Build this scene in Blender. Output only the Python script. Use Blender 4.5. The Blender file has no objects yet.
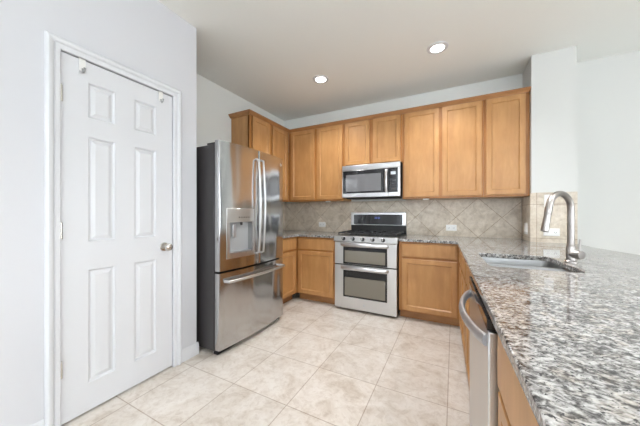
import bpy, bmesh, math, random
from mathutils import Vector, Matrix
random.seed(7)
R = math.radians
PI = math.pi
scene = bpy.context.scene
COL = scene.collection

# ------------------------------------------------------------------ camera
cam_d = bpy.data.cameras.new('camera'); cam = bpy.data.objects.new('camera', cam_d); COL.objects.link(cam)
cam.location = (0, 0, 1.2); cam.rotation_euler = (R(90), 0, R(27.41))
cam_d.sensor_width = 36; cam_d.lens = 258/640*36; cam_d.shift_y = 0.4/640; cam_d.clip_start = 0.02
scene.camera = cam

# ------------------------------------------------------------------ world, window daylight, exposure
w = bpy.data.worlds.new('world'); scene.world = w; w.use_nodes = True
w.node_tree.nodes['Background'].inputs[0].default_value = (0.93, 0.97, 1, 1)
w.node_tree.nodes['Background'].inputs[1].default_value = 1.0
scene.view_settings.view_transform = 'Standard'; scene.view_settings.look = 'None'
scene.view_settings.gamma = 1; scene.view_settings.use_curve_mapping = False
scene.view_settings.exposure = 0.27
def area(name, loc, rot, sx, sy, power, color=(1, 1, 1)):
    l = bpy.data.lights.new(name, 'AREA'); l.shape = 'RECTANGLE'; l.size = sx; l.size_y = sy
    l.energy = power; l.color = color
    o = bpy.data.objects.new(name, l); o.location = loc; o.rotation_euler = rot; COL.objects.link(o); return o
DAY = (0.905, 0.96, 1.0)
WIN_REAR = [(-0.9, 1.15), (1.2, 1.15), (3.2, 1.15)]      # window centres x and width on the wall behind the camera
WIN_RIGHT = [(-2.2, 1.6), (0.4, 1.6)]                    # window centres y and width on the far right wall
for i, (x, ww) in enumerate(WIN_REAR):
    area('daylight_rear', (x, -3.93, 1.5), (R(120), 0, R(180)), ww, 1.7, 190, DAY)
for i, (y, ww) in enumerate(WIN_RIGHT):
    area('daylight_right', (4.93, y, 1.5), (R(118), 0, R(90)), ww, 1.8, 62, DAY)

# ------------------------------------------------------------------ materials
def mat(name, color=(0.8, 0.8, 0.8), rough=0.5, metal=0.0, **kw):
    m = bpy.data.materials.new(name); m.use_nodes = True
    b = m.node_tree.nodes['Principled BSDF']
    b.inputs['Base Color'].default_value = (*color, 1); b.inputs['Roughness'].default_value = rough
    b.inputs['Metallic'].default_value = metal
    for k, v in kw.items(): b.inputs[k].default_value = v
    return m
class NT:
    def __init__(s, m): s.t = m.node_tree; s.b = s.t.nodes['Principled BSDF']
    def n(s, typ, **kw):
        n = s.t.nodes.new(typ)
        for k, v in kw.items(): setattr(n, k, v)
        return n
    def l(s, a, b): s.t.links.new(a, b)
    def coord(s, scale=(1, 1, 1), rot=(0, 0, 0), loc=(0, 0, 0)):
        c = s.n('ShaderNodeTexCoord'); mp = s.n('ShaderNodeMapping')
        mp.inputs['Scale'].default_value = scale; mp.inputs['Rotation'].default_value = rot; mp.inputs['Location'].default_value = loc
        s.l(c.outputs['Object'], mp.inputs['Vector']); return mp.outputs[0]
    def noise(s, vec, scale, detail=4, rough=0.55, dist=0.0):
        n = s.n('ShaderNodeTexNoise'); n.inputs['Scale'].default_value = scale; n.inputs['Detail'].default_value = detail
        n.inputs['Roughness'].default_value = rough; n.inputs['Distortion'].default_value = dist
        s.l(vec, n.inputs['Vector']); return n.outputs['Fac']
    def ramp(s, fac, stops, interp='LINEAR'):
        r = s.n('ShaderNodeValToRGB'); r.color_ramp.interpolation = interp; e = r.color_ramp.elements
        while len(e) < len(stops): e.new(0.5)
        for i, (p, c) in enumerate(stops): e[i].position = p; e[i].color = (*c, 1) if len(c) == 3 else c
        s.l(fac, r.inputs[0]); return r.outputs[0]
    def mix(s, fac, a, b, mode='MIX'):
        n = s.n('ShaderNodeMix', data_type='RGBA', blend_type=mode)
        for sock, v in ((n.inputs[0], fac), (n.inputs[6], a), (n.inputs[7], b)):
            if isinstance(v, (int, float)): sock.default_value = v
            elif isinstance(v, tuple): sock.default_value = (*v, 1)
            else: s.l(v, sock)
        return n.outputs[2]
    def bump(s, h, strength=0.1, dist=0.01):
        n = s.n('ShaderNodeBump'); n.inputs['Strength'].default_value = strength; n.inputs['Distance'].default_value = dist
        s.l(h, n.inputs['Height']); s.l(n.outputs[0], s.b.inputs['Normal'])

def m_wall(name, c, rough=0.6):
    m = mat(name, c, rough); t = NT(m); v = t.coord(); t.bump(t.noise(v, 160, 2), 0.06, 0.004); return m
M = {}
M['wall_white'] = m_wall('white wall paint', (0.665, 0.675, 0.705))
M['wall_warm'] = m_wall('warm white wall paint', (0.665, 0.67, 0.645))
M['wall_sage'] = m_wall('pale grey green wall paint', (0.82, 0.84, 0.81))
M['ceiling'] = m_wall('flat ceiling paint', (0.91, 0.925, 0.895), 0.8)
M['trim'] = mat('white semigloss trim', (0.715, 0.73, 0.757), 0.32)
M['plastic_white'] = mat('white plastic', (0.85, 0.85, 0.83), 0.35)
M['slot'] = mat('dark slot', (0.05, 0.05, 0.05), 0.6)

def m_wood(name='honey maple', tint=(0.93, 0.96, 0.96)):
    m = mat(name, rough=0.36, **{'Specular IOR Level': 0.5}); t = NT(m)
    v = t.coord((1, 1, 0.16)); a = t.noise(v, 14, 5, 0.6, 0.4)
    v2 = t.coord((1, 1, 0.55)); b = t.noise(v2, 6, 3, 0.5)
    c1 = t.ramp(a, [(0.3, tuple(k*x for k, x in zip(tint, (0.51, 0.245, 0.088)))), (0.55, tuple(k*x for k, x in zip(tint, (0.58, 0.295, 0.112)))), (0.75, tuple(k*x for k, x in zip(tint, (0.64, 0.345, 0.14))))])
    c2 = t.ramp(b, [(0.35, (0.86, 0.84, 0.80)), (0.65, (1.0, 1.0, 1.0))])
    t.l(t.mix(1.0, c1, c2, 'MULTIPLY'), t.b.inputs['Base Color'])
    return m
M['wood'] = m_wood()
M['wood_frame_shaded'] = m_wood('maple face frame with painted shade', (0.80, 0.69, 0.50))  # frame tone darkened, partly to paint in the shade between the doors
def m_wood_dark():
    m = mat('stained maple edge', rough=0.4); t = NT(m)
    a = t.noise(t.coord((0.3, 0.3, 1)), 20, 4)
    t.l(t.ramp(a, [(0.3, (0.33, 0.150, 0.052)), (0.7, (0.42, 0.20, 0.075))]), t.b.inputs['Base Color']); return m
M['wood_dark'] = m_wood_dark()

def m_steel(name, base=0.60, rough=0.24):
    m = mat(name, (base, base, base*1.01), rough, 1.0); t = NT(m)
    f = t.noise(t.coord((3, 3, 1)), 2, 2)
    t.l(t.ramp(f, [(0.3, (base*0.97,)*3), (0.7, (base*1.03,)*3)]), t.b.inputs['Base Color'])
    return m
M['steel'] = m_steel('brushed stainless steel', 0.64, 0.28)
M['steel_fridge'] = m_steel('brushed stainless refrigerator front', 0.52, 0.16)
t = NT(M['steel_fridge']); t.bump(t.noise(t.coord((1.6, 1, 0.40), (0, R(7), 0)), 2.6, 1), 0.5, 0.05)
M['steel_bright'] = mat('polished stainless handle', (0.60, 0.60, 0.605), 0.30, 1.0)
M['steel_sink'] = mat('satin sink steel', (0.30, 0.30, 0.295), 0.36, 1.0)
M['nickel'] = mat('brushed nickel', (0.44, 0.41, 0.39), 0.28, 1.0)
M['knob_nickel'] = mat('satin nickel knob', (0.62, 0.60, 0.56), 0.24, 1.0)
M['handle_grey'] = mat('satin grey metal', (0.60, 0.62, 0.66), 0.42, 1.0)
M['fridge_side'] = mat('charcoal painted steel', (0.042, 0.038, 0.039), 0.34)
M['black_gloss'] = mat('black glass', (0.012, 0.012, 0.014), 0.06)
M['black'] = mat('black enamel', (0.02, 0.02, 0.02), 0.3)
M['iron'] = mat('cast iron', (0.03, 0.03, 0.032), 0.55)
M['dark_gap'] = mat('dark rubber', (0.015, 0.015, 0.016), 0.7)
M['oven_glass'] = mat('tinted oven glass', (0.20, 0.18, 0.14), 0.05, **{'Specular IOR Level': 0.9})
M['mw_glass'] = mat('tinted microwave glass', (0.16, 0.16, 0.165), 0.06, **{'Specular IOR Level': 0.9})
M['grey_plastic'] = mat('pale grey plastic', (0.36, 0.37, 0.375), 0.35)
M['led_blue'] = mat('blue led digits', (0.05, 0.08, 0.4), 0.4, **{'Emission Color': (0.25, 0.4, 1, 1), 'Emission Strength': 0.15})
M['lcd'] = mat('grey display', (0.5, 0.53, 0.56), 0.2)
M['lamp'] = mat('lit lamp lens', (1, 1, 1), 0.5, **{'Emission Color': (1, 0.97, 0.92, 1), 'Emission Strength': 9.0})

def m_granite():
    m = mat('speckled granite', rough=0.045, **{'Specular IOR Level': 0.6}); t = NT(m)
    rot = (0, 0, R(-35))
    v = t.coord((1, 1.35, 1), rot)
    a = t.noise(v, 72, 5, 0.64, 0.6)
    big = t.noise(t.coord((1, 1.3, 1), rot, (2, 5, 1)), 19, 4, 0.6, 0.6)
    b = t.noise(t.coord((1, 1.4, 1), rot, (3, 1, 0)), 95, 4, 0.6, 0.6)
    c = t.noise(t.coord((1, 1, 1), (0, 0, 0), (7, 3, 2)), 26, 4, 0.6)
    sm = t.n('ShaderNodeMath', operation='MULTIPLY_ADD'); sm.inputs[1].default_value = 0.30; t.l(big, sm.inputs[0])
    sc_ = t.n('ShaderNodeMath', operation='MULTIPLY'); sc_.inputs[1].default_value = 0.70; t.l(a, sc_.inputs[0]); t.l(sc_.outputs[0], sm.inputs[2])
    base = t.ramp(sm.outputs[0], [(0.385, (0.022, 0.021, 0.021)), (0.44, (0.12, 0.116, 0.112)), (0.495, (0.28, 0.272, 0.262)), (0.55, (0.44, 0.432, 0.418)), (0.64, (0.62, 0.61, 0.595))])
    tan = t.ramp(c, [(0.50, (1, 1, 1)), (0.66, (0.95, 0.89, 0.82))])
    col = t.mix(1.0, base, tan, 'MULTIPLY')
    spk = t.ramp(b, [(0.385, (1, 1, 1)), (0.43, (0, 0, 0))])
    col = t.mix(spk, col, (0.035, 0.033, 0.035))
    t.l(col, t.b.inputs['Base Color']); return m
M['granite'] = m_granite()

def tile_nodes(t, vec, size, mortar, c1, c2, grout):
    br = t.n('ShaderNodeTexBrick'); br.offset = 0.0; br.squash = 1.0
    br.inputs['Scale'].default_value = 1; br.inputs['Brick Width'].default_value = size; br.inputs['Row Height'].default_value = size
    br.inputs['Mortar Size'].default_value = mortar; br.inputs['Mortar Smooth'].default_value = 0.1; br.inputs['Bias'].default_value = 0
    br.inputs['Color1'].default_value = (*c1, 1); br.inputs['Color2'].default_value = (*c2, 1); br.inputs['Mortar'].default_value = (*grout, 1)
    t.l(vec, br.inputs['Vector']); return br
def m_floor():
    m = mat('beige ceramic floor tile', rough=0.3); t = NT(m)
    vec = t.coord((1, 1, 1), (0, 0, 0), (0.055+0.445*10, -1.365+0.45*10, 0))
    br = tile_nodes(t, vec, 0.447, 0.0032, (0.93, 0.93, 0.93), (1, 1, 1), (0.62, 0.56, 0.51))
    a = t.noise(t.coord(), 5.5, 7, 0.68, 0.9)
    b = t.noise(t.coord((1, 1, 1), (0, 0, 0.6), (4, 2, 0)), 26, 6, 0.7, 0.8)
    c = t.ramp(a, [(0.32, (0.56, 0.485, 0.405)), (0.46, (0.68, 0.62, 0.55)), (0.58, (0.745, 0.695, 0.635)), (0.8, (0.79, 0.75, 0.70))])
    c = t.mix(1.0, c, t.ramp(b, [(0.32, (0.84, 0.81, 0.78)), (0.52, (1, 1, 1))]), 'MULTIPLY')
    c = t.mix(1.0, c, br.outputs['Color'], 'MULTIPLY')
    t.l(c, t.b.inputs['Base Color'])
    inv = t.n('ShaderNodeMath', operation='SUBTRACT'); inv.inputs[0].default_value = 1; t.l(br.outputs['Fac'], inv.inputs[1])
    t.bump(inv.outputs[0], 0.25, 0.003); return m
M['floor'] = m_floor()
def m_splash(name, rotx):
    # the tiles hang on a vertical face: x and z (or y and z) become the brick plane
    m = mat(name, rough=0.35); t = NT(m)
    c = t.n('ShaderNodeTexCoord'); sp = t.n('ShaderNodeSeparateXYZ'); t.l(c.outputs['Object'], sp.inputs[0])
    ad = t.n('ShaderNodeMath', operation='ADD'); t.l(sp.outputs['X'], ad.inputs[0]); t.l(sp.outputs['Y'], ad.inputs[1])
    cb = t.n('ShaderNodeCombineXYZ'); t.l(ad.outputs[0], cb.inputs['X']); t.l(sp.outputs['Z'], cb.inputs['Y'])
    mp = t.n('ShaderNodeMapping'); t.l(cb.outputs[0], mp.inputs['Vector'])
    return m, t, mp
def finish_splash(t, mp, size):
    br = tile_nodes(t, mp.outputs[0], size, 0.0028, (0.86, 0.86, 0.86), (1, 1, 1), (0.55, 0.47, 0.40))
    a = t.noise(t.coord(), 9, 7, 0.68, 0.7)
    b = t.noise(t.coord((1, 1, 1), (0, 0, 0), (3, 3, 3)), 30, 4, 0.6)
    c = t.ramp(a, [(0.3, (0.50, 0.41, 0.31)), (0.5, (0.69, 0.605, 0.49)), (0.7, (0.82, 0.745, 0.64))])
    c = t.mix(1.0, c, t.ramp(b, [(0.3, (0.85, 0.84, 0.83)), (0.55, (1, 1, 1))]), 'MULTIPLY')
    c = t.mix(1.0, c, br.outputs['Color'], 'MULTIPLY'); t.l(c, t.b.inputs['Base Color'])
    inv = t.n('ShaderNodeMath', operation='SUBTRACT'); inv.inputs[0].default_value = 1; t.l(br.outputs['Fac'], inv.inputs[1])
    t.bump(inv.outputs[0], 0.2, 0.003)
m, t, mp = m_splash('stone tile laid on the diagonal', 0)
# rotate 45 degrees about the lattice point (x+y, z) = (0.02+3.634, 1.15)
q = 0.335; cx_, cz_ = 3.654, 1.15
mp.inputs['Rotation'].default_value = (0, 0, R(45))
ca = math.cos(R(45)); rx = ca*cx_-ca*cz_; ry = ca*cx_+ca*cz_
mp.inputs['Location'].default_value = (q*20-rx, q*20-ry, 0)
finish_splash(t, mp, q); M['splash'] = m
m, t, mp = m_splash('stone tile laid square', 0)
mp.inputs['Location'].default_value = (10*0.335+0.03, 10*0.335-1.29, 0)
finish_splash(t, mp, 0.335); M['splash_square'] = m

# ------------------------------------------------------------------ mesh helpers
class MB:
    def __init__(s): s.bm = bmesh.new()
    def box(s, x0, x1, y0, y1, z0, z1):
        v = [s.bm.verts.new(p) for p in ((x0, y0, z0), (x1, y0, z0), (x1, y1, z0), (x0, y1, z0), (x0, y0, z1), (x1, y0, z1), (x1, y1, z1), (x0, y1, z1))]
        for f in ((3, 2, 1, 0), (4, 5, 6, 7), (0, 1, 5, 4), (1, 2, 6, 5), (2, 3, 7, 6), (3, 0, 4, 7)): s.bm.faces.new([v[i] for i in f])
        return s
    def loft(s, loops, cap=True, closed=True):
        rows = [[s.bm.verts.new(p) for p in lp] for lp in loops]
        n = len(rows[0])
        for a, b in zip(rows, rows[1:]):
            for i in range(n if closed else n-1):
                j = (i+1) % n; s.bm.faces.new((a[i], a[j], b[j], b[i]))
        if cap: s.bm.faces.new(rows[0][::-1]); s.bm.faces.new(rows[-1])
        return s
    def prism(s, poly, z0, z1):          # polygon in xy, extruded in z
        return s.loft([[(x, y, z0) for x, y in poly], [(x, y, z1) for x, y in poly]])
    def prism_x(s, poly, x0, x1):        # polygon in (y, z), extruded in x
        return s.loft([[(x0, y, z) for y, z in poly], [(x1, y, z) for y, z in poly]])
    def lathe(s, prof, origin=(0, 0, 0), axis=(0, 0, 1), n=28):   # prof: (radius, height along axis)
        o = Vector(origin); a = Vector(axis).normalized(); u = a.orthogonal().normalized(); v = a.cross(u)
        loops = [[o+a*h+(u*math.cos(k*2*PI/n)+v*math.sin(k*2*PI/n))*max(r, 1e-4) for k in range(n)] for r, h in prof]
        return s.loft(loops)
    def tube(s, path, rad, n=14, flat=None, up=(0, 0, 1)):   # rad: number or list; flat: second radius for an oval section
        P = [Vector(p) for p in path]; loops = []
        for i, p in enumerate(P):
            tg = (P[min(i+1, len(P)-1)]-P[max(i-1, 0)]).normalized()
            upv = Vector(up)
            if abs(tg.dot(upv)) > 0.999: upv = Vector((1, 0, 0))
            sd = tg.cross(upv).normalized(); u2 = sd.cross(tg)
            r = rad[i] if isinstance(rad, (list, tuple)) else rad
            r2 = (flat if flat else r)
            loops.append([p+sd*math.cos(k*2*PI/n)*r+u2*math.sin(k*2*PI/n)*r2 for k in range(n)])
        return s.loft(loops)
    def panel_front(s, x0, x1, z0, z1, y, thick, frame, recess, slope=0.008, raised=None):
        # a door or drawer front facing -y: outer edge, frame, sloped step, recessed panel (optionally a raised field)
        def rect(i, yy): return [(x0+i, yy, z0+i), (x1-i, yy, z0+i), (x1-i, yy, z1-i), (x0+i, yy, z1-i)]
        loops = [rect(0, y+thick), rect(0, y+0.003), rect(0.003, y)]
        if frame: loops += [rect(frame, y), rect(frame+slope, y+recess)]
        if raised: loops += [rect(frame+slope+raised[0], y+recess), rect(frame+slope+raised[0]+raised[1], y+raised[2])]
        return s.loft(loops)
    def build(s, name, m, parent=None, bevel=0, seg=2, smooth=True, angle=35):
        bmesh.ops.recalc_face_normals(s.bm, faces=s.bm.faces)
        me = bpy.data.meshes.new(name); s.bm.to_mesh(me); s.bm.free()
        me.materials.append(m)
        if smooth:
            me.shade_smooth(); me.set_sharp_from_angle(angle=R(angle))
        o = bpy.data.objects.new(name, me); COL.objects.link(o)
        if parent: o.parent = parent
        if bevel:
            b = o.modifiers.new('bevel', 'BEVEL'); b.width = bevel; b.segments = seg; b.limit_method = 'ANGLE'; b.angle_limit = R(40); b.harden_normals = False
        return o
def tag(o, label=None, cat=None, group=None, kind=None):
    if label: o['label'] = label
    if cat: o['category'] = cat
    if group: o['group'] = group
    if kind: o['kind'] = kind
    return o
def thing(name, label, cat, loc=(0, 0, 0), rz=0, group=None):
    o = bpy.data.objects.new(name, None); COL.objects.link(o); o.empty_display_size = 0.1
    o.location = loc; o.rotation_euler = (0, 0, R(rz)); return tag(o, label, cat, group)
def struct(name, mb, m, label=None, cat=None, bevel=0):
    return tag(mb.build(name, m, None, bevel), label, cat, None, 'structure')
def cut(o, cutter_mb):                     # subtract a shape from o's mesh
    c = cutter_mb.build('cutter', M['black'], o.parent)
    md = o.modifiers.new('cut', 'BOOLEAN'); md.object = c; md.operation = 'DIFFERENCE'; md.solver = 'EXACT'
    bpy.context.view_layer.update()
    me = bpy.data.meshes.new_from_object(o.evaluated_get(bpy.context.evaluated_depsgraph_get()))
    o.modifiers.clear(); o.data = me; me.shade_smooth(); me.set_sharp_from_angle(angle=R(35))
    bpy.data.objects.remove(c)
def rrect(x0, x1, y0, y1, r, n=6):
    pts = []
    for cx, cy, a0 in ((x1-r, y0+r, -90), (x1-r, y1-r, 0), (x0+r, y1-r, 90), (x0+r, y0+r, 180)):
        for k in range(n+1):
            a = R(a0+90*k/n); pts.append((cx+r*math.cos(a), cy+r*math.sin(a)))
    return pts

# ------------------------------------------------------------------ room
XL, XF, YB, ZC = -1.95, -2.575, 3.642, 2.78
XR, YN = 5.0, -4.0
struct('floor', MB().box(-2.8, XR+.2, YN-.2, YB+.2, -0.1, 0), M['floor'], 'beige square ceramic tile floor', 'floor')
struct('ceiling', MB().box(-2.8, XR+.2, YN-.2, YB+.2, ZC, ZC+.1), M['ceiling'], 'flat off white ceiling', 'ceiling')
D0, D1, DZ = 0.615, 1.257, 2.108
wl = MB()
wl.box(XL-.12, XL, YN, D0-.005, 0, ZC).box(XL-.12, XL, D1+.005, 1.47, 0, ZC).box(XL-.12, XL, D0-.005, D1+.005, DZ+.007, ZC)
wl.box(XF-.12, XL-.12, 1.36, 1.47, 0, ZC)
struct('wall_left', wl, M['wall_white'], 'white wall holding the closed panel door', 'wall')
struct('wall_closet', MB().box(XL-.75, XL-.65, YN, 1.36, 0, ZC), M['wall_white'])
struct('wall_alcove', MB().box(XF-.12, XF, 1.47, YB, 0, ZC), M['wall_sage'], 'pale grey green wall behind the refrigerator', 'wall')
struct('wall_back', MB().box(XF-.12, .86, YB, YB+.12, 0, ZC), M['wall_sage'], 'pale wall behind the range and cabinets', 'wall')
struct('wall_adjoining', MB().box(.86, XR, YB, YB+.12, 0, ZC), M['wall_warm'], 'white wall of the adjoining room beyond the peninsula', 'wall')
struct('wall_stub', MB().box(0.69, 1.03, 3.27, YB, 0, ZC), M['wall_warm'], 'white wall stub at the end of the cabinets', 'wall')
wr = MB(); xs = [-2.8]
for x, ww in WIN_REAR:
    wr.box(xs[-1], x-ww/2, YN-.12, YN, 0, ZC); wr.box(x-ww/2, x+ww/2, YN-.12, YN, 0, .62); wr.box(x-ww/2, x+ww/2, YN-.12, YN, 2.38, ZC); xs.append(x+ww/2)
wr.box(xs[-1], XR, YN-.12, YN, 0, ZC)
struct('wall_rear', wr, M['wall_white'])
wg = MB(); ys = [YN]
for y, ww in WIN_RIGHT:
    wg.box(XR, XR+.12, ys[-1], y-ww/2, 0, ZC); wg.box(XR, XR+.12, y-ww/2, y+ww/2, 0, .58); wg.box(XR, XR+.12, y-ww/2, y+ww/2, 2.42, ZC); ys.append(y+ww/2)
wg.box(XR, XR+.12, ys[-1], YB, 0, ZC)
struct('wall_right', wg, M['wall_white'])
k = 1
for x, ww in WIN_REAR:
    f = MB()
    for a, b, c, d in ((x-ww/2, x+ww/2, .62, .67), (x-ww/2, x+ww/2, 2.33, 2.38), (x-ww/2, x-ww/2+.05, .67, 2.33), (x+ww/2-.05, x+ww/2, .67, 2.33), (x-ww/2+.05, x+ww/2-.05, 1.48, 1.52)):
        f.box(a, b, YN-.08, YN-.03, c, d)
    struct('window_%d' % k, f, M['trim']); k += 1
for y, ww in WIN_RIGHT:
    f = MB()
    for a, b, c, d in ((y-ww/2, y+ww/2, .58, .63), (y-ww/2, y+ww/2, 2.37, 2.42), (y-ww/2, y-ww/2+.05, .63, 2.37), (y+ww/2-.05, y+ww/2, .63, 2.37), (y-.025, y+.025, .63, 2.37)):
        f.box(XR+.03, XR+.08, a, b, c, d)
    struct('window_%d' % k, f, M['trim']); k += 1

# door casing: a moulded profile mitred round the opening (offset from opening, height off wall)
def casing(y0, y1, z1, prof, name):
    mb = MB()
    def at(y, z, h): return (XL+h, y, z)
    for path in (((y0, 0, -1, 0), (y0, z1, -1, 1)), ((y0, z1, -1, 1), (y1, z1, 1, 1)), ((y1, z1, 1, 1), (y1, 0, 1, 0))):
        loops = []
        for (y, z, sy, sz) in path:
            loops.append([at(y+sy*d, z+sz*d, h) for d, h in prof])
        mb.loft(loops)
    return struct(name, mb, M['trim'], 'white moulded casing around the panel door', 'door casing')
casing(D0-.006, D1+.006, DZ+.008, [(-.002, 0), (-.002, .009), (.003, .013), (.022, .014), (.024, .010), (.028, .011), (.032, .020), (.036, .023), (.050, .024), (.060, .017), (.062, .012), (.062, 0)], 'trim_1')
def baseboard(name, y0, y1):
    b = MB()
    prof = [(0, 0), (.014, 0), (.014, .075), (.010, .085), (.009, .093), (.004, .10), (0, .10)]
    b.loft([[(XL+h, y0, z) for h, z in prof], [(XL+h, y1, z) for h, z in prof]])
    return b
struct('baseboard_left', baseboard('', YN, D0-.069), M['trim'])
struct('baseboard_corner', baseboard('', D1+.069, 1.484), M['trim'], 'short white baseboard between door casing and wall corner', 'baseboard')

# six panel door: flush field with six sunk and raised panels
def six_panel_door():
    x0, x1 = D0, D1; W = D1-D0
    mb = MB()
    cols = [(D0, .735), (.735, .878), (.878, .988), (.988, 1.138), (1.138, D1)]
    zr = [.012, .178, .862, 1.027, 1.662, 1.775, 1.988, DZ]
    # local frame: x runs along world Y, front faces -y  -> root rotated 90 degrees
    for i, (a, b) in enumerate(cols):
        for j in range(7):
            z0, z1 = zr[j], zr[j+1]
            if i in (1, 3) and j in (1, 3, 5):
                mb.panel_front(a, b, z0, z1, 0.0, .034, .0005, .012, .010, (.007, .020, .003))
            else:
                mb.box(a, b, 0, .034, z0, z1)
    return mb
d = thing('door_1', 'white six-panel interior door, closed', 'door', (XL-.004, 0, 0), 90); tag(d, kind='structure')
mb = six_panel_door(); 
mb.build('door_panel', M['trim'], d, smooth=False)
kx, kz = D1-.062, .947
kn = MB(); kn.lathe([(.0, 0), (.033, 0), (.033, -.004), (.029, -.009), (.014, -.011), (.0125, -.035), (.020, -.040), (.0275, -.050), (.0285, -.060), (.024, -.070), (.013, -.076), (0, -.077)], (kx, 0, kz), (0, 1, 0))
tag(kn.build('door_knob', M['knob_nickel'], d), 'satin nickel round door knob')
for z in (.323, 1.101, 1.873):
    h = MB(); h.lathe([(.0065, -.045), (.0065, .045)], (D0-.002, -.010, z), (0, 0, 1), 12).box(D0, D0+.004, -.010, 0, z-.044, z+.044).lathe([(.004, .045), (.0045, .049), (.002, .052)], (D0-.002, -.010, z), (0, 0, 1), 10)
    tag(h.build('hinge', M['knob_nickel'], d), 'satin nickel hinge')
def hook(y, label):
    o = thing('over_door_hook', label, 'hook', (XL, y, 0), 90, 'hooks over the top of the door')
    s = MB(); s.box(-.015, .015, -.006, -.0008, DZ-.070, DZ+.005).box(-.015, .015, -.006, .02, DZ+.0012, DZ+.005)
    s.build('strap', M['plastic_white'], o)
    c = MB(); c.tube([(0, -.007, DZ-.055), (0, -.009, DZ-.070), (0, -.018, DZ-.080), (0, -.030, DZ-.076), (0, -.034, DZ-.064)], .0045, 10, up=(1, 0, 0))
    c.lathe([(.003, -.004), (.007, 0), (.003, .005)], (0, -.034, DZ-.060)); tag(c.build('hook_arm', M['grey_plastic'], o))
hook(.706, 'white over-door hook on the hinge side of the door top')
hook(1.165, 'white over-door hook on the knob side of the door top')

# backsplash
ZT = .9141
struct('trim_2', MB().box(XF, .678, YB-.010, YB, ZT, 1.376), M['splash'], 'diagonal stone tile backsplash behind the range', 'backsplash')
struct('trim_3', MB().box(.680, .690, 3.270, YB-.010, ZT, 1.376), M['splash_square'], 'narrow tiled side of the wall stub', 'backsplash')
struct('trim_4', MB().box(.680, 1.03, 3.260, 3.270, ZT, 1.405), M['splash_square'], 'tiled face of the wall stub behind the faucet', 'backsplash')
struct('trim_5', MB().box(XF, XF+.010, 2.45, YB-.010, ZT, 1.376), M['splash'], 'tile backsplash beside the refrigerator', 'backsplash')

# recessed ceiling lamps
def downlight(x, y, label, group='recessed ceiling lights', power=48):
    o = thing('recessed_light', label, 'ceiling light', (x, y, ZC), 0, group)
    r = MB(); r.lathe([(.066, -.001), (.062, -.008), (.070, -.010), (.092, -.006), (.095, 0), (.066, 0)], n=40); r.build('trim_ring', M['trim'], o)
    l = MB(); l.lathe([(0, -.004), (.063, -.004), (.063, -.001), (0, -.001)], n=32); tag(l.build('lamp_lens', M['lamp'], o), 'glowing lens')
    ld = bpy.data.lights.new('downlight', 'SPOT'); ld.energy = power; ld.spot_size = R(130); ld.spot_blend = 0.7; ld.shadow_soft_size = .06; ld.color = (.975, 0.98, 1.0)
    lo = bpy.data.objects.new('downlight', ld); lo.location = (x, y, ZC-.02); COL.objects.link(lo)
downlight(-.139, 2.70, 'recessed ceiling light nearer the right cabinets, glowing', power=60)
downlight(-1.39, 2.70, 'recessed ceiling light nearer the refrigerator, glowing', power=60)
downlight(-.139, 1.3, 'added unseen fill light above the kitchen floor, before the two far ones')  # this lamp and those after it are added out of view as fill
downlight(1.0, 1.3, 'added unseen fill light above the peninsula seating side')
downlight(-.139, -.8, 'added unseen fill light above the near end of the kitchen')
downlight(2.6, .8, 'added unseen fill light over the adjoining room')

# ------------------------------------------------------------------ cabinets (local frame: front plane of doors y=0, carcass from y=.02, x along the run)
def carcass(root, W, D, z0, z1, toe=0.0, stile=.04, rail=.04, open_top=False, mid=()):
    b = MB(); t_ = .018
    b.box(0, t_, .021, D, z0+toe, z1).box(W-t_, W, .021, D, z0+toe, z1).box(t_, W-t_, .04, D, z0+toe, z0+toe+t_)
    b.box(t_, W-t_, D-.012, D, z0+toe+t_, z1)
    if not open_top: b.box(t_, W-t_, .04, D-.012, z1-t_, z1)
    b.build('carcass', M['wood'], root)
    f = MB(); f.box(0, W, .02, .04, z1-rail, z1).box(0, W, .02, .04, z0+toe, z0+toe+rail).box(0, stile, .02, .04, z0+toe+rail, z1-rail).box(W-stile, W, .02, .04, z0+toe+rail, z1-rail)
    for kind, p in mid:
        if kind == 'v': f.box(p-.028, p+.028, .02, .04, z0+toe+rail, z1-rail)
        else: f.box(stile, W-stile, .02, .04, p-.02, p+.02)
    f.build('face_frame', M['wood_frame_shaded'], root)
    if toe:
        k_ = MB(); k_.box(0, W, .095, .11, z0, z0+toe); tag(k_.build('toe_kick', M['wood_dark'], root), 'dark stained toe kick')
def cdoor(root, x0, x1, z0, z1, name='door'):
    return MB().panel_front(x0, x1, z0, z1, 0, .0195, .050, .011, .009).build(name, M['wood'], root, angle=25)
def cdrawer(root, x0, x1, z0, z1):
    return MB().panel_front(x0, x1, z0, z1, 0, .0195, .010, -.003, .004).build('drawer', M['wood'], root, angle=25)

UB, UT = 1.378, 2.445
def wall_cabinet(label, loc, rz, W, D, doors, z0=UB, z1=UT, stile=.04, mid=(), dz=(.022, .014)):
    o = thing('wall_cabinet', label, 'cabinet', loc, rz, 'wall cabinets')
    carcass(o, W, D, z0, z1, 0, stile, .035, False, mid)
    for a, b in doors: cdoor(o, a, b, z0+dz[0], z1-dz[1])
    return o
YU = 3.30
wall_cabinet('two-door maple wall cabinet on the left wall beside the refrigerator', (-2.245, 2.45, 0), 90, .868, .325, [(.046, .385), (.451, .819)], mid=[('v', .418)])
wall_cabinet('two-door maple wall cabinet between the left corner and the microwave', (-2.262, YU, 0), 0, .905, .330, [(.045, .452), (.500, .892)], mid=[('v', .476)])
wall_cabinet('short two-door maple wall cabinet above the microwave', (-1.355, YU, 0), 0, .790, .330, [(.026, .372), (.420, .766)], z0=1.842, mid=[('v', .396)], dz=(.012, .014))
wall_cabinet('two-door maple wall cabinet directly right of the microwave', (-.563, YU, 0), 0, .852, .330, [(.020, .410), (.442, .834)], mid=[('v', .426)])
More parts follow.
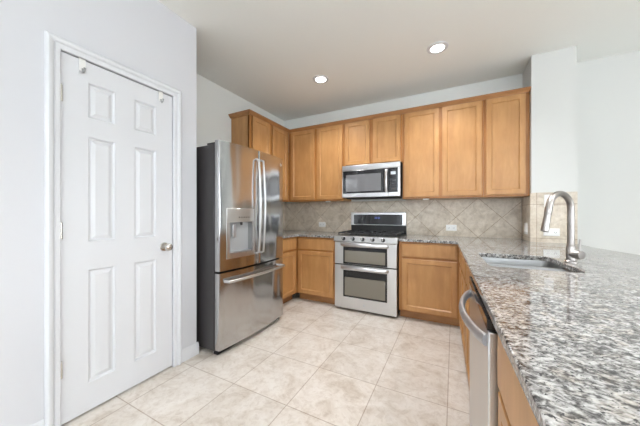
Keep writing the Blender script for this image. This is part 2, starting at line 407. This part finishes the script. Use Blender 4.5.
wall_cabinet('single-door maple wall cabinet at the right end of the row', (.291, YU, 0), 0, .396, .330, [(.018, .363)])

# crown moulding along both runs, mitred in the corner
def crown():
    prof = [(0, 2.4325), (.021, 2.4325), (.023, 2.440), (.026, 2.444), (.036, 2.456), (.041, 2.460), (.046, 2.462), (.046, 2.476), (0, 2.476)]
    mb = MB()
    fx, fy = -2.262, 3.318
    st = [lambda d: (XF+.001, 2.449-d), lambda d: (fx+d, 2.449-d), lambda d: (fx+d, fy-d), lambda d: (.688, fy-d)]
    mb.loft([[(*s_(d), z) for d, z in prof] for s_ in st])
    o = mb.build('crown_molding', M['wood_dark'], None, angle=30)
    return tag(o, 'stained maple crown molding running along the top of the wall cabinets', 'molding')
crown()

# base cabinets
def base_cabinet(label, loc, rz, W, D, open_top=False, stile=.04, mid=()):
    o = thing('base_cabinet', label, 'cabinet', loc, rz, 'base cabinets')
    carcass(o, W, D, 0, .8835, .10, stile, .035, open_top, mid); return o
YBS = 3.015
c = base_cabinet('maple base cabinet on the left wall beside the refrigerator', (-1.917, 2.452, 0), 90, .582, .655, mid=[('h', .70)])
cdrawer(c, .018, .54, .715, .862); cdoor(c, .018, .54, .115, .692)
c = base_cabinet('maple base cabinet with one drawer, left of the range', (-1.935, YBS, 0), 0, .588, .625, mid=[('h', .70)], stile=.03)
cdrawer(c, .030, .560, .715, .862); cdoor(c, .030, .560, .115, .692)
c = base_cabinet('maple base cabinet with one drawer, right of the range', (-.556, YBS, 0), 0, .612, .625, mid=[('h', .70)], stile=.04)
cdrawer(c, .036, .585, .715, .862); cdoor(c, .036, .585, .115, .692)
# peninsula run, turned to face the room
PX, PY, PA = .028, 2.99, -88.1
def pen(x, y):     # peninsula local -> world xy
    a = R(PA); return (PX+x*math.cos(a)-y*math.sin(a), PY+x*math.sin(a)+y*math.cos(a))
def pen_loc(x, y): p = pen(x, y); return (p[0], p[1], 0)
c = base_cabinet('maple sink base cabinet under the peninsula, beyond the dishwasher', pen_loc(-.018, .018), PA, 1.462, .60, True, .10, [('h', .70), ('v', .405), ('v', .90)])
for a, b in ((.115, .388), (.422, .885), (.915, 1.44)):
    cdrawer(c, a, b, .715, .862); cdoor(c, a, b, .115, .692)
c = base_cabinet('maple base cabinet at the near end of the peninsula', pen_loc(2.078, .016), PA, .66, .60, False, .04, [('h', .70)])
cdrawer(c, .012, .64, .700, .868); cdoor(c, .012, .64, .115, .685)

# ------------------------------------------------------------------ worktops
def slab(outer, hole, z0, z1):
    bm = bmesh.new()
    loops = [outer]+([hole] if hole else [])
    tops = []
    for z in (z1, z0):
        edges = []; rows = []
        for lp in loops:
            vs = [bm.verts.new((x, y, z)) for x, y in lp]; rows.append(vs)
            edges += [bm.edges.new((vs[i], vs[(i+1) % len(vs)])) for i in range(len(vs))]
        bmesh.ops.triangle_fill(bm, use_beauty=True, use_dissolve=False, edges=edges); tops.append(rows)
    for a, b in zip(*tops):
        for i in range(len(a)):
            j = (i+1) % len(a); bm.faces.new((a[i], a[j], b[j], b[i]))
    mb = MB(); mb.bm = bm; return mb
ZW0, ZW1 = .884, .914
o = slab([(XF+.001, 2.452), (-1.895, 2.452), (-1.895, 2.975), (-1.880, 2.99), (-1.347, 2.99), (-1.347, YB-.001), (XF+.001, YB-.001)], None, ZW0, ZW1).build('worktop', M['granite'], None, .004, 2)
tag(o, 'small granite worktop in the left corner between refrigerator and range', 'countertop')
P = [pen(0.0, 0)]
outer = [(-.558, YB-.001), (-.558, 2.99), (PX-.012, 2.99), pen(.012, 0), pen(2.76, 0), (1.36, .23), (1.34, 1.0), (1.25, 1.9), (1.136, 2.587), (1.043, 3.0), (1.036, 3.258), (.679, 3.258), (.679, YB-.001)]
SX0, SX1, SY0, SY1 = .79, 1.325, .100, .500     # sink opening in peninsula local x (towards camera) and y
hole = [pen(x, y) for x, y in rrect(SX0, SX1, SY0, SY1, .05)]
o = slab(outer, hole, ZW0, ZW1).build('worktop', M['granite'], None, .004, 2)
tag(o, 'long speckled granite worktop with the sink, sweeping along the peninsula', 'countertop')

# sink: two steel bowls under the opening
s = thing('kitchen_sink', 'stainless steel double bowl sink set under the granite peninsula', 'sink', pen_loc(0, 0), PA)
def bowl(x0, x1, y0, y1, zt, zb):
    b = MB(); L = []
    for off, z in ((-.012, zt), (0, zt), (.003, zt-.02), (.010, zb+.035), (.018, zb+.012), (.035, zb+.001), (.06, zb)):
        L.append([(x, y, z) for x, y in rrect(x0+off, x1-off, y0+off, y1-off, max(.05-off*.3, .02))])
    b.loft(L, cap=False); b.bm.faces.new([b.bm.verts.new(p) for p in L[-1]])
    return b
xm = 1.06
for a, b_, nm in ((SX0-.004, xm-.010, 'bowl'), (xm+.010, SX1+.004, 'bowl')):
    o = bowl(a, b_, SY0-.004, SY1+.004, .8815, .70).build(nm, M['steel_sink'], s)
    md = o.modifiers.new('thick', 'SOLIDIFY'); md.thickness = .0015; md.offset = 1
    dr = MB(); dr.lathe([(0, 0), (.040, 0), (.043, .003), (.034, .004), (.030, .002), (0, .002)], ((a+b_)/2, (SY0+SY1)/2, .7005)); dr.build('drain', M['steel_bright'], s)

# faucet
fx, fy = .612, 2.028
f = thing('kitchen_faucet', 'brushed nickel gooseneck pull-down faucet behind the sink', 'faucet', (fx, fy, ZW1), 0)
body = MB(); body.lathe([(0, 0), (.030, 0), (.030, .006), (.0235, .012), (.0225, .085), (.019, .098), (.0165, .102), (0, .102)], n=32); body.build('base', M['nickel'], f)
dx, dy = -.73, -.68; Ld = math.hypot(dx, dy); ux, uy = dx/Ld, dy/Ld
Rr = .089; zc = .312
pts = [(0, 0, z) for z in (.10, .16, .22, .28, zc)]
for k_ in range(1, 15):
    a = R(172*k_/14); pts.append((ux*(Rr-Rr*math.cos(a)), uy*(Rr-Rr*math.cos(a)), zc+Rr*math.sin(a)))
MB().tube(pts, .0165, 18, up=(-uy, ux, 0)).build('spout', M['nickel'], f)
p = Vector(pts[-1]); tg = (p-Vector(pts[-2])).normalized()
hd = MB(); hd.lathe([(.0165, 0), (.0175, .004), (.0175, .045), (.0165, .047), (.0160, .050), (.0185, .133), (.0185, .143), (.015, .145), (0, .143)], p, tg, 24)
hd.build('spray_head', M['nickel'], f)
la = Vector((.60, -.80, 0.0)).normalized()
lv = MB(); lv.lathe([(.023, 0), (.025, .046), (.0235, .051), (0, .052)], (la.x*.005, la.y*.005, .048), la, 24)
lv.build('lever_hub', M['nickel'], f)
e = la*.040
MB().tube([(e.x, e.y, .060), (e.x+.003, e.y, .085), (e.x+.006, e.y, .138)], [.006, .0052, .0045], 12).build('lever', M['nickel'], f)

# outlets and switch plates (local frame facing -y, centred)
def plate(name, label, loc, rz, w_, h_, kind):
    o = thing(name, label, 'outlet' if kind == 'outlet' else 'switch', loc, rz)
    MB().panel_front(-w_/2, w_/2, -h_/2, h_/2, -.006, .006, None, 0).build('cover_plate', M['plastic_white'], o)
    if kind == 'outlet':
        for sx in (-.028, .028):
            b = MB(); b.box(sx-.017, sx+.017, -.0075, -.0055, -.015, .015); rc = b.build('receptacle', M['plastic_white'], o, .004)
            sl = MB(); sl.box(sx-.008, sx-.0055, -.008, -.0074, -.007, .004).box(sx+.0055, sx+.008, -.008, -.0074, -.007, .004).box(sx-.0018, sx+.0018, -.008, -.0074, -.012, -.0085)
            sl.build('slots', M['slot'], rc)
    else:
        n = kind
        for i in range(n):
            xx = (i-(n-1)/2)*.046
            b = MB(); b.box(xx-.016, xx+.016, -.009, -.0055, -.033, .033); b.build('rocker', M['plastic_white'], o, .003)
    return o
plate('power_outlet', 'white horizontal outlet on the backsplash left of the range', (-1.845, YB-.010, 1.025), 0, .118, .074, 'outlet')
plate('power_outlet', 'white horizontal outlet on the backsplash right of the range', (-.028, YB-.010, 1.020), 0, .118, .074, 'outlet')
plate('power_outlet', 'white horizontal outlet on the stub wall tile, under the faucet spout', (.842, 3.260, 1.018), 0, .122, .074, 'outlet')
plate('light_switch', 'white switch plate high on the stub wall tile, behind the faucet arc', (.822, 3.260, 1.325), 0, .072, .118, 1)
plate('light_switch', 'white switch plate on the narrow tiled side of the stub wall', (.680, 3.43, 1.04), -90, .12, .118, 2)

# little pale blocks fixed under the wall cabinets
for x, lb in ((-1.605, 'small pale block fixed under the wall cabinet left of the microwave'), (-.297, 'small pale block fixed under the wall cabinet right of the microwave')):
    b = MB(); b.box(x-.035, x+.035, 3.335, 3.375, UB-.014, UB)
    tag(b.build('cabinet_block', M['plastic_white'], None, .003), lb, 'block', 'blocks under the wall cabinets')

# ------------------------------------------------------------------ range
g = thing('double_oven_range', 'stainless gas range with two stacked oven doors and five knobs', 'range', (-1.338, 2.978, 0), 0)
GW = .772
b = MB(); b.box(.004, GW-.004, .045, .640, .035, .905); tag(b.build('body', M['black'], g), 'black sides')
for x in (.05, GW-.05):
    for y in (.09, .58): MB().lathe([(.018, 0), (.018, .008), (.010, .012), (.010, .036)], (x, y, 0)).build('foot', M['dark_gap'], g)
def oven_door(z0, z1, wz0, wz1, hz, name):
    d_ = MB().panel_front(.003, GW-.003, z0, z1, 0, .044, None, 0).build(name, M['steel'], g, .004)
    fr = MB().panel_front(.118, GW-.112, wz0, wz1, -.003, .004, None, 0).build('window_frame', M['black_gloss'], d_)
    wd = MB(); wd.box(.140, GW-.134, -.0042, -.0028, wz0+.022, wz1-(.055 if z0 > .4 else .085)); tag(wd.build('window', M['oven_glass'], d_), 'tinted glass')
    h = MB(); pts_ = [(.104, -.001, hz), (.108, -.028, hz), (.125, -.040, hz), (GW/2, -.046, hz), (GW-.125, -.040, hz), (GW-.108, -.028, hz), (GW-.104, -.001, hz)]
    h.tube(pts_, .013, 14, flat=.021); h.build('handle', M['steel_bright'], d_)
    return d_
oven_door(.575, .846, .580, .800, .817, 'upper_oven_door')
low = oven_door(.030, .562, .172, .502, .535, 'lower_oven_door')
bd = MB(); bd.lathe([(0, 0), (.013, 0), (.013, -.002), (.010, -.003), (0, -.003)], (GW/2, 0, .095), (0, 1, 0), 20); bd.build('badge', M['handle_grey'], low)
gp = MB(); gp.box(.006, GW-.006, .012, .05, .562, .575); gp.build('door_gap', M['dark_gap'], g)
cp = MB(); cp.prism_x([(-.012, .852), (-.016, .858), (.004, .921), (.05, .930), (.05, .852)], -.004, GW+.004); cpo = cp.build('control_panel', M['steel'], g, .003)
ax = Vector((0, -.954, .303))
for i in range(5):
    x = GW*(.165+.158*i)
    k_ = MB(); k_.lathe([(.023, -.002), (.023, .004), (.019, .006), (.018, .028), (.016, .031), (0, .031)], (x, -.007, .889), ax, 20)
    kb = k_.build('knob', M['iron'], cpo)
    gr = MB(); gr.box(x-.006, x+.006, -.048, -.030, .882, .918); gr.build('knob_grip', M['steel_bright'], kb, .002)
ct = MB(); ct.box(0, GW, .05, .600, .905, .925); ct.build('cooktop', M['black'], g, .004)
for x in (.19, GW-.19):
    for y in (.17, .46): MB().lathe([(0, 0), (.048, 0), (.050, .006), (.034, .010), (.034, .016), (.030, .020), (0, .020)], (x, y, .925)).build('burner', M['iron'], g)
MB().lathe([(0, 0), (.040, 0), (.034, .010), (.030, .018), (0, .018)], (GW/2, .31, .925)).build('burner', M['iron'], g)
for i in range(3):
    x0 = .022+i*.2435; x1 = x0+.240
    gr = MB(); zt0, zt1 = .948, .960
    for a, c_, e_, f_ in ((x0, x1, .07, .082), (x0, x1, .560, .572), (x0, x0+.012, .082, .560), (x1-.012, x1, .082, .560), (x0+.012, x1-.012, .31, .322), ((x0+x1)/2-.006, (x0+x1)/2+.006, .082, .31), ((x0+x1)/2-.006, (x0+x1)/2+.006, .322, .560)):
        gr.box(a, c_, e_, f_, zt0, zt1)
    for xx in (x0, x1-.012):
        for yy in (.07, .560): gr.box(xx, xx+.012, yy, yy+.012, .925, zt0)
    gr.build('grate', M['iron'], g)
bg = MB(); bg.box(-.002, GW+.002, .602, .645, .905, 1.035); bgo = tag(bg.build('backguard_base', M['black'], g, .003), 'black lower backguard')
b2 = MB(); b2.prism_x([(.585, 1.035), (.598, 1.215), (.645, 1.215), (.645, 1.035)], -.002, GW+.002); bk = b2.build('backguard', M['steel'], g, .006)
pn = MB(); pn.loft([[(.045, .5851, 1.045), (GW-.045, .5851, 1.045), (GW-.045, .5942, 1.185), (.045, .5942, 1.185)], [(.045, .583, 1.045), (GW-.045, .583, 1.045), (GW-.045, .592, 1.185), (.045, .592, 1.185)]])
po = tag(pn.build('display_panel', M['black_gloss'], bk), 'black glass display')
for i in range(4):
    dg = MB(); x = .355+i*.018+(.006 if i > 1 else 0)
    dg.box(x, x+.011, .5870, .5885, 1.125, 1.128).box(x, x+.011, .5882, .5895, 1.147, 1.150).box(x, x+.003, .5874, .5895, 1.125, 1.150).box(x+.008, x+.011, .5874, .5895, 1.125, 1.150)
    dg.build('digit', M['led_blue'], bk)

# ------------------------------------------------------------------ microwave
m_ = thing('microwave_oven', 'stainless over-the-range microwave under the short cabinet', 'microwave', (-1.345, 3.245, 0), 0)
MW, Z0, Z1 = .765, 1.412, 1.838
b = MB(); b.box(0, MW, .030, .390, Z0, Z1); b.build('body', M['black'], m_, .003)
b = MB(); b.box(.04, MW-.04, .06, .34, Z0-.012, Z0); b.build('vent_grille', M['dark_gap'], m_)
b = MB().panel_front(0, MW, Z1-.066, Z1, 0, .030, None, 0); b.build('top_vent_panel', M['steel'], m_, .003)
mdoor = MB().panel_front(0, .620, Z0, Z1-.068, 0, .030, None, 0).build('door', M['steel'], m_, .003)
MB().panel_front(.012, .619, Z0+.052, Z1-.072, -.0025, .003, None, 0).build('door_glass', M['black_gloss'], mdoor)
b = MB(); b.box(.055, .530, -.0035, -.0024, Z0+.078, Z1-.125); tag(b.build('window', M['mw_glass'], mdoor), 'tinted see-through window')
h = MB(); hx = .600
h.tube([(hx, -.002, Z0+.062), (hx, -.028, Z0+.070), (hx, -.040, Z0+.10), (hx, -.044, (Z0+Z1)/2-.04), (hx, -.040, Z1-.13), (hx, -.028, Z1-.10), (hx, -.002, Z1-.092)], .017, 14, flat=.010, up=(0, 1, 0)); h.build('handle', M['steel_bright'], mdoor)
pnl = MB().panel_front(.621, MW, Z0, Z1-.068, 0, .030, None, 0).build('control_panel', M['steel'], m_, .003)
MB().panel_front(.622, MW-.028, Z0+.052, Z1-.072, -.0025, .003, None, 0).build('keypad', M['black_gloss'], pnl)
b = MB(); b.box(.650, .710, -.0036, -.0024, Z1-.155, Z1-.118); tag(b.build('display', M['lcd'], pnl), 'pale lit display')
for r_ in range(5):
    for c_ in range(3):
        x = .642+c_*.026; z = Z0+.072+r_*.030
        b = MB(); b.box(x, x+.017, -.0034, -.0024, z, z+.016); b.build('button', M['fridge_side'], pnl)

# ------------------------------------------------------------------ refrigerator
F = thing('refrigerator', 'stainless french door refrigerator with ice and water dispenser in the left door', 'refrigerator', (-1.732, 1.517, 0), 90)
FW = .905; BOW = .034
def fy_(x): return -BOW*(1-((x-FW/2)/(FW/2))**2)
b = MB(); b.box(0, FW, .058, .80, .035, 1.785); tag(b.build('body', M['fridge_side'], F, .006), 'charcoal cabinet sides')
b = MB(); b.box(.01, FW-.01, .050, .060, .04, 1.78); b.build('door_seal', M['dark_gap'], F)
b = MB(); b.box(.02, FW-.02, .04, .09, .002, .05); b.build('kick_grille', M['dark_gap'], F)
for x in (.05, FW-.05): MB().lathe([(.02, 0), (.02, .035)], (x, .70, 0)).build('foot', M['dark_gap'], F)
for x in (.0, FW-.10):
    b = MB(); b.box(x+.01, x+.09, .03, .16, 1.786, 1.806); b.build('hinge_cap', M['fridge_side'], F, .006)
def fdoor(x0, x1, z0, z1, name, round_l=True, round_r=True):
    pts = []; n = 16; r = .012
    for i in range(n+1):
        x = x0+(x1-x0)*i/n
        y = fy_(x)
        pts.append((x, y))
    # soften outer vertical edges
    if round_l: pts[0] = (x0+r*.9, fy_(x0+r*.9)); pts.insert(0, (x0+r*.3, pts[0][1]+r*.3)); pts.insert(0, (x0, pts[1][1]+r))
    if round_r: pts[-1] = (x1-r*.9, fy_(x1-r*.9)); y_ = pts[-1][1]; pts.append((x1-r*.3, y_+r*.3)); pts.append((x1, y_+r))
    pts += [(x1, .048), (x0, .048)]
    return MB().prism(pts, z0, z1).build(name, M['steel_fridge'], F, angle=30)
ld = fdoor(0, FW/2-.002, .712, 1.815, 'left_door')
rd = fdoor(FW/2+.002, FW, .712, 1.815, 'right_door')
fd = fdoor(0, FW, .050, .694, 'freezer_drawer')
DX0, DX1, DZ0, DZ1 = .070, .385, .808, 1.245
cut(ld, MB().box(DX0+.028, DX1-.022, -.1, .030, DZ0+.040, 1.122))
y_ = fy_(.22)
def bowed(x0, x1, z0, z1, off0, off1):
    n = 8; a = [(x0+(x1-x0)*i/n) for i in range(n+1)]
    return MB().prism([(x, fy_(x)-off1) for x in a]+[(x, fy_(x)+off0) for x in a[::-1]], z0, z1)
dp = bowed(DX0, DX1, 1.122, DZ1, .002, .006).build('dispenser_panel', M['steel'], ld, .003)
b = MB()
for x0, x1, z0, z1 in ((DX0, DX0+.028, DZ0, 1.122), (DX1-.022, DX1, DZ0, 1.122), (DX0+.028, DX1-.022, DZ0, DZ0+.040)):
    q_ = bowed(x0, x1, z0, z1, .002, .006); me_ = bpy.data.meshes.new('t'); q_.bm.to_mesh(me_); b.bm.from_mesh(me_); q_.bm.free()
b.build('dispenser_frame', M['steel_bright'], ld)
b = MB(); b.box(DX0+.0285, DX1-.0225, .022, .0295, DZ0+.041, 1.121); b.build('dispenser_recess', M['grey_plastic'], ld)
b = MB(); b.box(.150, .185, -.005, .006, .985, 1.105); tag(b.build('paddle', M['handle_grey'], ld, .003), 'dispenser paddle')
b = MB(); b.box(DX0+.03, DX1-.024, y_+.003, .021, DZ0+.041, DZ0+.050); b.build('drip_tray', M['handle_grey'], ld)
b = MB(); b.lathe([(.012, 0), (.012, -.022), (.008, -.028)], (.25, -.004, 1.121)); b.build('spout', M['fridge_side'], ld)
for i in range(5):
    x = .20+i*.028
    MB().lathe([(0, 0), (.006, 0), (.006, -.0015), (0, -.0015)], (x, fy_(x)-.006, 1.165), (0, 1, 0), 12).build('button', M['fridge_side'], ld)
def bowbar(P0, P1, out, depth, r, flat, name, par, up):
    P0, P1, out = Vector(P0), Vector(P1), Vector(out); pts_ = []
    pts_.append(P0); 
    n = 12
    for i in range(n+1):
        t_ = .012+(1-.024)*i/n
        pts_.append(P0.lerp(P1, t_)+out*(depth*(.58+.42*math.sin(PI*t_))))
    pts_.append(P1)
    return MB().tube(pts_, r, 14, flat=flat, up=up).build(name, M['steel_bright'], par)
hy = fy_(FW/2)
bowbar((FW/2-.036, hy, .815), (FW/2-.036, hy, 1.725), (0, -1, 0), .056, .0085, .0105, 'handle', ld, (0, 1, 0))
bowbar((FW/2+.030, hy, .815), (FW/2+.030, hy, 1.725), (0, -1, 0), .056, .0085, .0105, 'handle', rd, (0, 1, 0))
# freezer pull follows the bow of the drawer
pts_ = [(.052, fy_(.052), .622)]
for i in range(13):
    x = .058+(FW-.116)*i/12; pts_.append((x, fy_(x)-.050-.006*math.sin(PI*i/12), .622))
pts_.append((FW-.052, fy_(FW-.052), .622))
MB().tube(pts_, .010, 14, flat=.0125).build('handle', M['steel_bright'], fd)
bx = FW-.055
lg = MB(); lg.lathe([(0, 0), (.016, 0), (.016, -.002), (.0145, -.003), (.0125, -.0022), (0, -.0022)], (bx, fy_(bx), 1.742), (-.12, 1, 0), 24); em = lg.build('emblem', M['steel_bright'], rd)

# ------------------------------------------------------------------ dishwasher
W_ = thing('dishwasher', 'stainless dishwasher with a bowed grey handle under the peninsula', 'dishwasher', pen_loc(1.452, -.004), PA)
DW = .606
b = MB(); b.box(.004, DW-.004, .040, .58, .10, .872); b.build('body', M['black'], W_)
dd = MB().panel_front(0, DW, .112, .838, 0, .032, None, 0).build('door', M['steel'], W_, .004)
b = MB(); b.box(.002, DW-.002, -.002, .040, .842, .876); tag(b.build('control_strip', M['black_gloss'], W_, .002), 'black control strip')
b = MB(); b.box(.01, DW-.01, .075, .09, .0, .10); b.build('kick_plate', M['black'], W_)
pts_ = []
for i in range(17):
    t_ = i/16; pts_.append((.045+(DW-.075)*t_, -.001-.050*math.sin(PI*t_)**.75, .800))
MB().tube(pts_, .012, 14, flat=.019).build('handle', M['handle_grey'], dd)
